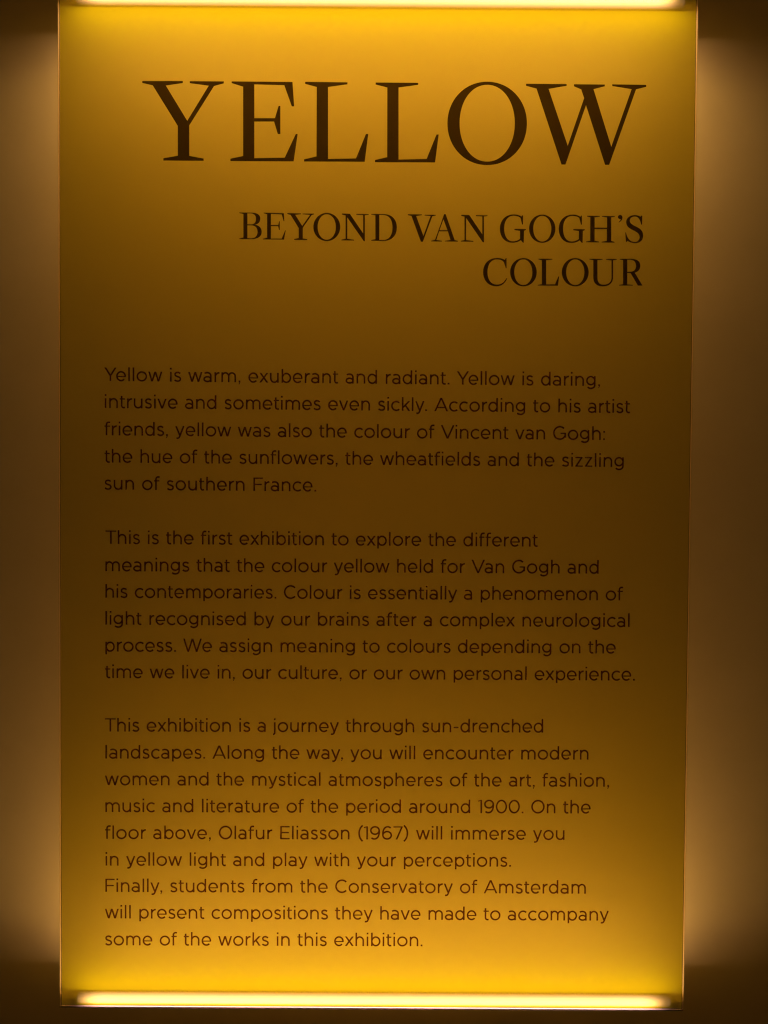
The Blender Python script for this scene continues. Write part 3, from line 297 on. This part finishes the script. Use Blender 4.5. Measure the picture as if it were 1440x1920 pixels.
# ---------------------------------------------------------------- lettering: union of outlines or strokes as one flat film
def film(name, faces_list, mat, parent, w):
    """faces_list: list of (verts2d, faces) in panel units, already triangulated"""
    vs, fs = [], []
    for V, F in faces_list:
        k = len(vs); vs += [P(x, y, w) for x, y in V]; fs += [tuple(i + k for i in f) for f in F]
    me = bpy.data.meshes.new(name); me.from_pydata([tuple(x) for x in vs], [], fs); me.update()
    bm = bmesh.new(); bm.from_mesh(me)
    for f in bm.faces:
        f.normal_update()
        if f.normal.y > 0: f.normal_flip()
    bm.to_mesh(me); bm.free()
    return link(name, me, mat, parent)
def outline_fill(contours):
    V, loops = [], []
    for c in contours:
        k = len(V); V += [Vector(p) for p in c]; loops.append(list(range(k, k + len(c))))
    E = [(l[i], l[(i + 1) % len(l)]) for l in loops for i in range(len(l))]
    r = delaunay_2d_cdt(V, E, [], 0, 1e-5)
    def inside(x, y):
        c = False
        for l in contours:
            for (ax, ay), (bx, by) in zip(l, l[1:] + l[:1]):
                if (ay > y) != (by > y) and x < ax + (y - ay) * (bx - ax) / (by - ay): c = not c
        return c
    keep = [tuple(f) for f in r[2] if inside(*[sum(r[0][i][k] for i in f) / len(f) for k in (0, 1)])]
    return [tuple(p) for p in r[0]], keep
def union(quads):
    V, F = [], []
    for q in quads:
        a = sum(q[i][0] * q[(i + 1) % len(q)][1] - q[(i + 1) % len(q)][0] * q[i][1] for i in range(len(q)))
        if abs(a) < 1e-6: continue
        if a < 0: q = list(reversed(q))
        k = len(V); V += [Vector(p) for p in q]; F.append(list(range(k, k + len(q))))
    r = delaunay_2d_cdt(V, [], F, 0, 1e-4)
    keep = [tuple(f) for f, og in zip(r[2], r[5]) if len(og)]
    return [tuple(p) for p in r[0]], keep

# ---- a light geometric sans drawn as strokes; 720 units = height of the capitals, y up
SW = 86.0; H = SW / 2; XH = 526.0; AS = 740.0
def arc(cx, cy, rx, ry, a0, a1):
    n = max(6, int(abs(a1 - a0) / 9))
    return [(cx + rx * math.cos(math.radians(a0 + (a1 - a0) * i / n)), cy + ry * math.sin(math.radians(a0 + (a1 - a0) * i / n))) for i in range(n + 1)]
def bz(p0, p1, p2, p3, n=9):
    return [tuple((1-t)**3*p0[k] + 3*(1-t)**2*t*p1[k] + 3*(1-t)*t*t*p2[k] + t**3*p3[k] for k in (0, 1)) for t in [i / n for i in range(n + 1)]]
def line(pts, closed=False, sw=SW):
    """stroke of even width along a path, mitred joints"""
    p = [pts[0]]
    for q in pts[1:]:
        if math.hypot(q[0] - p[-1][0], q[1] - p[-1][1]) > 0.5: p.append(q)
    if closed and math.hypot(p[0][0] - p[-1][0], p[0][1] - p[-1][1]) < 0.5: p.pop()
    n = len(p); L, R = [], []
    for i in range(n):
        a = p[i - 1] if (i > 0 or closed) else None
        b = p[(i + 1) % n] if (i < n - 1 or closed) else None
        ds = []
        for s, e in ((a, p[i]), (p[i], b)):
            if s is None or e is None: continue
            l = math.hypot(e[0] - s[0], e[1] - s[1]); ds.append(((e[0] - s[0]) / l, (e[1] - s[1]) / l))
        tx = sum(d[0] for d in ds); ty = sum(d[1] for d in ds); l = math.hypot(tx, ty); tx /= l; ty /= l
        k = (sw / 2) / max(0.5, tx * ds[0][0] + ty * ds[0][1])
        L.append((p[i][0] - ty * k, p[i][1] + tx * k)); R.append((p[i][0] + ty * k, p[i][1] - tx * k))
    return [[R[i], R[(i + 1) % n], L[(i + 1) % n], L[i]] for i in range(n if closed else n - 1)]
def dia(x0, y0, x1, y1, sw=SW):
    """slanted stroke with level ends; x are the centres of the ends"""
    h = sw / 2 * math.hypot(x1 - x0, y1 - y0) / abs(y1 - y0)
    return [[(x0 - h, y0), (x0 + h, y0), (x1 + h, y1), (x1 - h, y1)]]
def rect(x0, y0, x1, y1): return [[(x0, y0), (x1, y0), (x1, y1), (x0, y1)]]
def vst(x, y0, y1): return rect(x - H, y0, x + H, y1)
def hst(y, x0, x1, t=33.0): return rect(x0, y - t, x1, y + t)
def ring(cx, cy, rx, ry): return line(arc(cx, cy, rx, ry, 0, 360), True)
def dot(x, y, r=47): return rect(x - r, y - r, x + r, y + r)
ST, RO, DI = 74.0, 40.0, 12.0     # side bearings: straight, round, slanted
G = {}
def g(ch, w, l, r, *parts): G[ch] = (w, l, r, [q for p in parts for q in p])
g('o', 552, RO, RO, ring(276, 263, 240, 236))
g('e', 512, RO, RO, line(arc(256, 263, 220, 236, -5, 318)), hst(245, 50, 506, 30))
g('c', 470, RO, 18, line(arc(272, 263, 236, 236, 46, 314)))
g('n', 452, ST, ST-6, vst(36, 0, XH), line(arc(226, 305, 190, 194, 180, 0) + [(416, 0)]))
g('m', 770, ST, ST-6, vst(36, 0, XH), line(arc(210, 315, 174, 184, 180, 0) + [(384, 0)]), line(arc(559, 315, 175, 184, 180, 0) + [(734, 0)]))
g('h', 452, ST, ST-6, vst(36, 0, AS), line(arc(226, 305, 190, 194, 180, 0) + [(416, 0)]))
g('u', 456, ST-6, ST, vst(420, 0, XH), line([(36, XH), (36, 221)] + arc(228, 221, 192, 194, 180, 360)))
g('r', 275, ST, 2, vst(36, 0, XH), line(arc(252, 275, 216, 222, 180, 88)))
g('t', 290, 16, 24, line([(112, 655), (112, 140)] + arc(222, 140, 110, 113, 180, 275) + [(285, 40)]), hst(493, 4, 284))
g('f', 312, 16, 4, line([(112, 0), (112, 585)] + arc(232, 585, 120, 119, 180, 95) + [(308, 698)]), hst(493, 4, 296))
g('a', 430, 38, ST, vst(394, 0, 320), line([(394, 300), (394, 330)] + arc(216, 330, 178, 168, 0, 60) + bz((300, 476), (230, 512), (140, 505), (58, 462))), ring(214, 153, 180, 126))
g('d', 500, RO, ST, vst(464, 0, AS), ring(250, 263, 214, 236))
g('b', 500, ST, RO, vst(36, 0, AS), ring(250, 263, 214, 236))
g('p', 500, ST, RO, vst(36, -155, XH), ring(250, 263, 214, 236))
g('q', 500, RO, ST, vst(464, -155, XH), ring(250, 263, 214, 236))
g('g', 494, RO, ST, line([(458, XH), (458, 40)] + arc(250, 40, 208, 168, 0, -145)), ring(247, 285, 211, 214))
g('y', 490, DI, DI, dia(40, XH, 252, 6), line([(450, XH + 10), (290, 120), (246, 0)] + bz((246, 0), (212, -92), (170, -140), (62, -112))))
g('v', 492, DI, DI, dia(40, XH, 246, 0), dia(452, XH, 246, 0))
g('w', 748, DI, DI, dia(40, XH, 204, 0), dia(374, XH, 204, 0), dia(374, XH, 544, 0), dia(708, XH, 544, 0))
g('x', 470, 14, 14, dia(44, XH, 426, 0), dia(426, XH, 44, 0))
g('k', 436, ST, 8, vst(36, 0, AS), dia(385, XH, 50, 175), dia(175, 310, 388, 0))
g('z', 430, 34, 34, hst(XH - 33, 18, 408), hst(33, 14, 416), dia(352, XH - 40, 70, 40))
g('s', 384, 34, 36, line(bz((340, 438), (285, 480), (245, 499), (192, 499)) + bz((192, 499), (115, 499), (62, 455), (62, 392)) + bz((62, 392), (62, 315), (130, 293), (198, 270)) + bz((198, 270), (275, 246), (344, 222), (344, 142)) + bz((344, 142), (344, 70), (280, 27), (198, 27)) + bz((198, 27), (140, 27), (85, 50), (36, 92))))
g('l', 72, ST, ST, vst(36, 0, AS)); g('i', 94, ST-11, ST-11, vst(47, 0, XH), dot(47, 694, 46))
g('j', 150, -14, ST-11, line([(103, XH), (103, -40)] + arc(15, -40, 88, 92, 0, -95)), dot(103, 694, 46))
g('Y', 640, 4, -24, dia(42, 720, 320, 285), dia(598, 720, 320, 285), vst(320, 0, 300))
g('A', 730, 10, 10, dia(42, 0, 365, 720), dia(688, 0, 365, 720), hst(200, 130, 600))
g('V', 720, 8, -8, dia(42, 720, 360, 0), dia(678, 720, 360, 0))
g('W', 1000, 12, 0, dia(42, 720, 274, 0), dia(500, 720, 274, 0), dia(500, 720, 726, 0), dia(958, 720, 726, 0))
g('T', 580, 16, 0, hst(687, 0, 580), vst(290, 0, 720))
g('F', 500, ST+6, 10, vst(36, 0, 720), hst(687, 36, 500), hst(350, 36, 450))
g('E', 510, ST+6, 36, vst(36, 0, 720), hst(687, 36, 505), hst(364, 36, 460), hst(33, 36, 510))
g('C', 640, RO, 24, line(arc(357, 360, 321, 333, 44, 316)))
g('G', 680, RO, 60, line(arc(357, 360, 321, 333, 46, 325) + [(638, 150)]), vst(644, 110, 372), hst(340, 395, 679))
g('O', 714, RO, RO, ring(357, 360, 321, 333))
g('0', 596, RO, RO, ring(298, 360, 262, 333))
g('1', 215, 20, 70, vst(178, 0, 720), line([(4, 652), (40, 665), (195, 700)], sw=60))
g('9', 540, 36, 40, ring(262, 490, 226, 203), line([(488, 490), (494, 430)] + bz((494, 430), (494, 190), (400, 27), (230, 27)) + [(175, 32), (115, 55), (72, 88)]))
g('6', 540, 40, 36, ring(278, 230, 226, 203), line([(52, 230), (46, 290)] + bz((46, 290), (46, 530), (140, 693), (310, 693)) + [(365, 688), (425, 665), (468, 632)]))
g('7', 512, 24, 20, hst(687, 0, 505), dia(462, 690, 168, 0))
g('(', 250, 70, 10, line(bz((236, 770), (-20, 560), (-20, 110), (236, -100))))
g(')', 250, 10, 70, line(bz((14, 770), (270, 560), (270, 110), (14, -100))))
g('.', 94, 54, 54, dot(47, 47)); g(':', 94, 54, 54, dot(47, 47), dot(47, 440))
g(',', 110, 50, 50, dot(55, 47), [[(54, 10), (102, 10), (50, -120), (6, -104)]])
g('-', 264, 52, 52, hst(264, 0, 264, 35))
SPACE = 300.0
KERN = {'Ye': -40, 'Va': -50, 'We': -16, 'y.': -36, 'y,': -36, 'r.': -20, 'To': -40, 'Fr': -10, 'wa': -4, 'va': -6, 'ra': 2, 'r,': -20, 'ry': 10, 'fa': -6, 'Vi': -10, '7)': -10}
FILM = {ch: union(v[3]) for ch, v in G.items()}
UNIT = 25.05 / 720.0
def ink_width(t):
    x = 0; pos = []; prev = ''
    for i, ch in enumerate(t):
        if ch == ' ': x += SPACE; prev = ''; continue
        w, l, r, _ = G[ch]; x += KERN.get(prev + ch, 0)
        pos.append((i, ch, x + l)); x += l + w + r; prev = ch
    return pos
def set_line(t, a, b, out, info):
    pos = ink_width(t); x0 = pos[0][2]; end = pos[-1][2] + G[pos[-1][1]][0] - x0
    length = math.hypot(b[0] - a[0], b[1] - a[1]) / UNIT
    n = pos[-1][0]; tr = (length - end) / n
    info.append((round(tr, 1), t[:18]))
    dx, dy = (b[0] - a[0]) / (length), (b[1] - a[1]) / (length)
    for i, ch, x in pos:
        xx = x - x0 + tr * i; V, F = FILM[ch]
        out.append(([(a[0] + (xx + p[0]) * dx + p[1] * UNIT * 0.0, a[1] + (xx + p[0]) * dy - p[1] * UNIT) for p in V], F))

film('title_lettering', [outline_fill(c) for _, c in TITLE], M_INK, panel, -0.5)['label'] = 'large dark serif capitals of the title'
film('subtitle_lettering', [outline_fill(c) for _, c in SUB[:-6]], M_INK, panel, -0.5)['label'] = 'upper subtitle line in dark serif capitals'
film('subtitle_lettering', [outline_fill(c) for _, c in SUB[-6:]], M_INK, panel, -0.5)['label'] = 'lower subtitle line, one word in dark serif capitals'
info = []
PAR = ['first paragraph of five lines in thin dark sans lettering', 'second paragraph of six lines in thin dark sans lettering', 'third and longest paragraph of nine lines in thin brown sans lettering']
for k in range(3):
    out = []
    for kk, t, a, b in LINES:
        if kk == k: set_line(t, a, b, out, info)
    film('paragraph_lettering', out, M_INK_TEXT, panel, -0.5)['label'] = PAR[k]
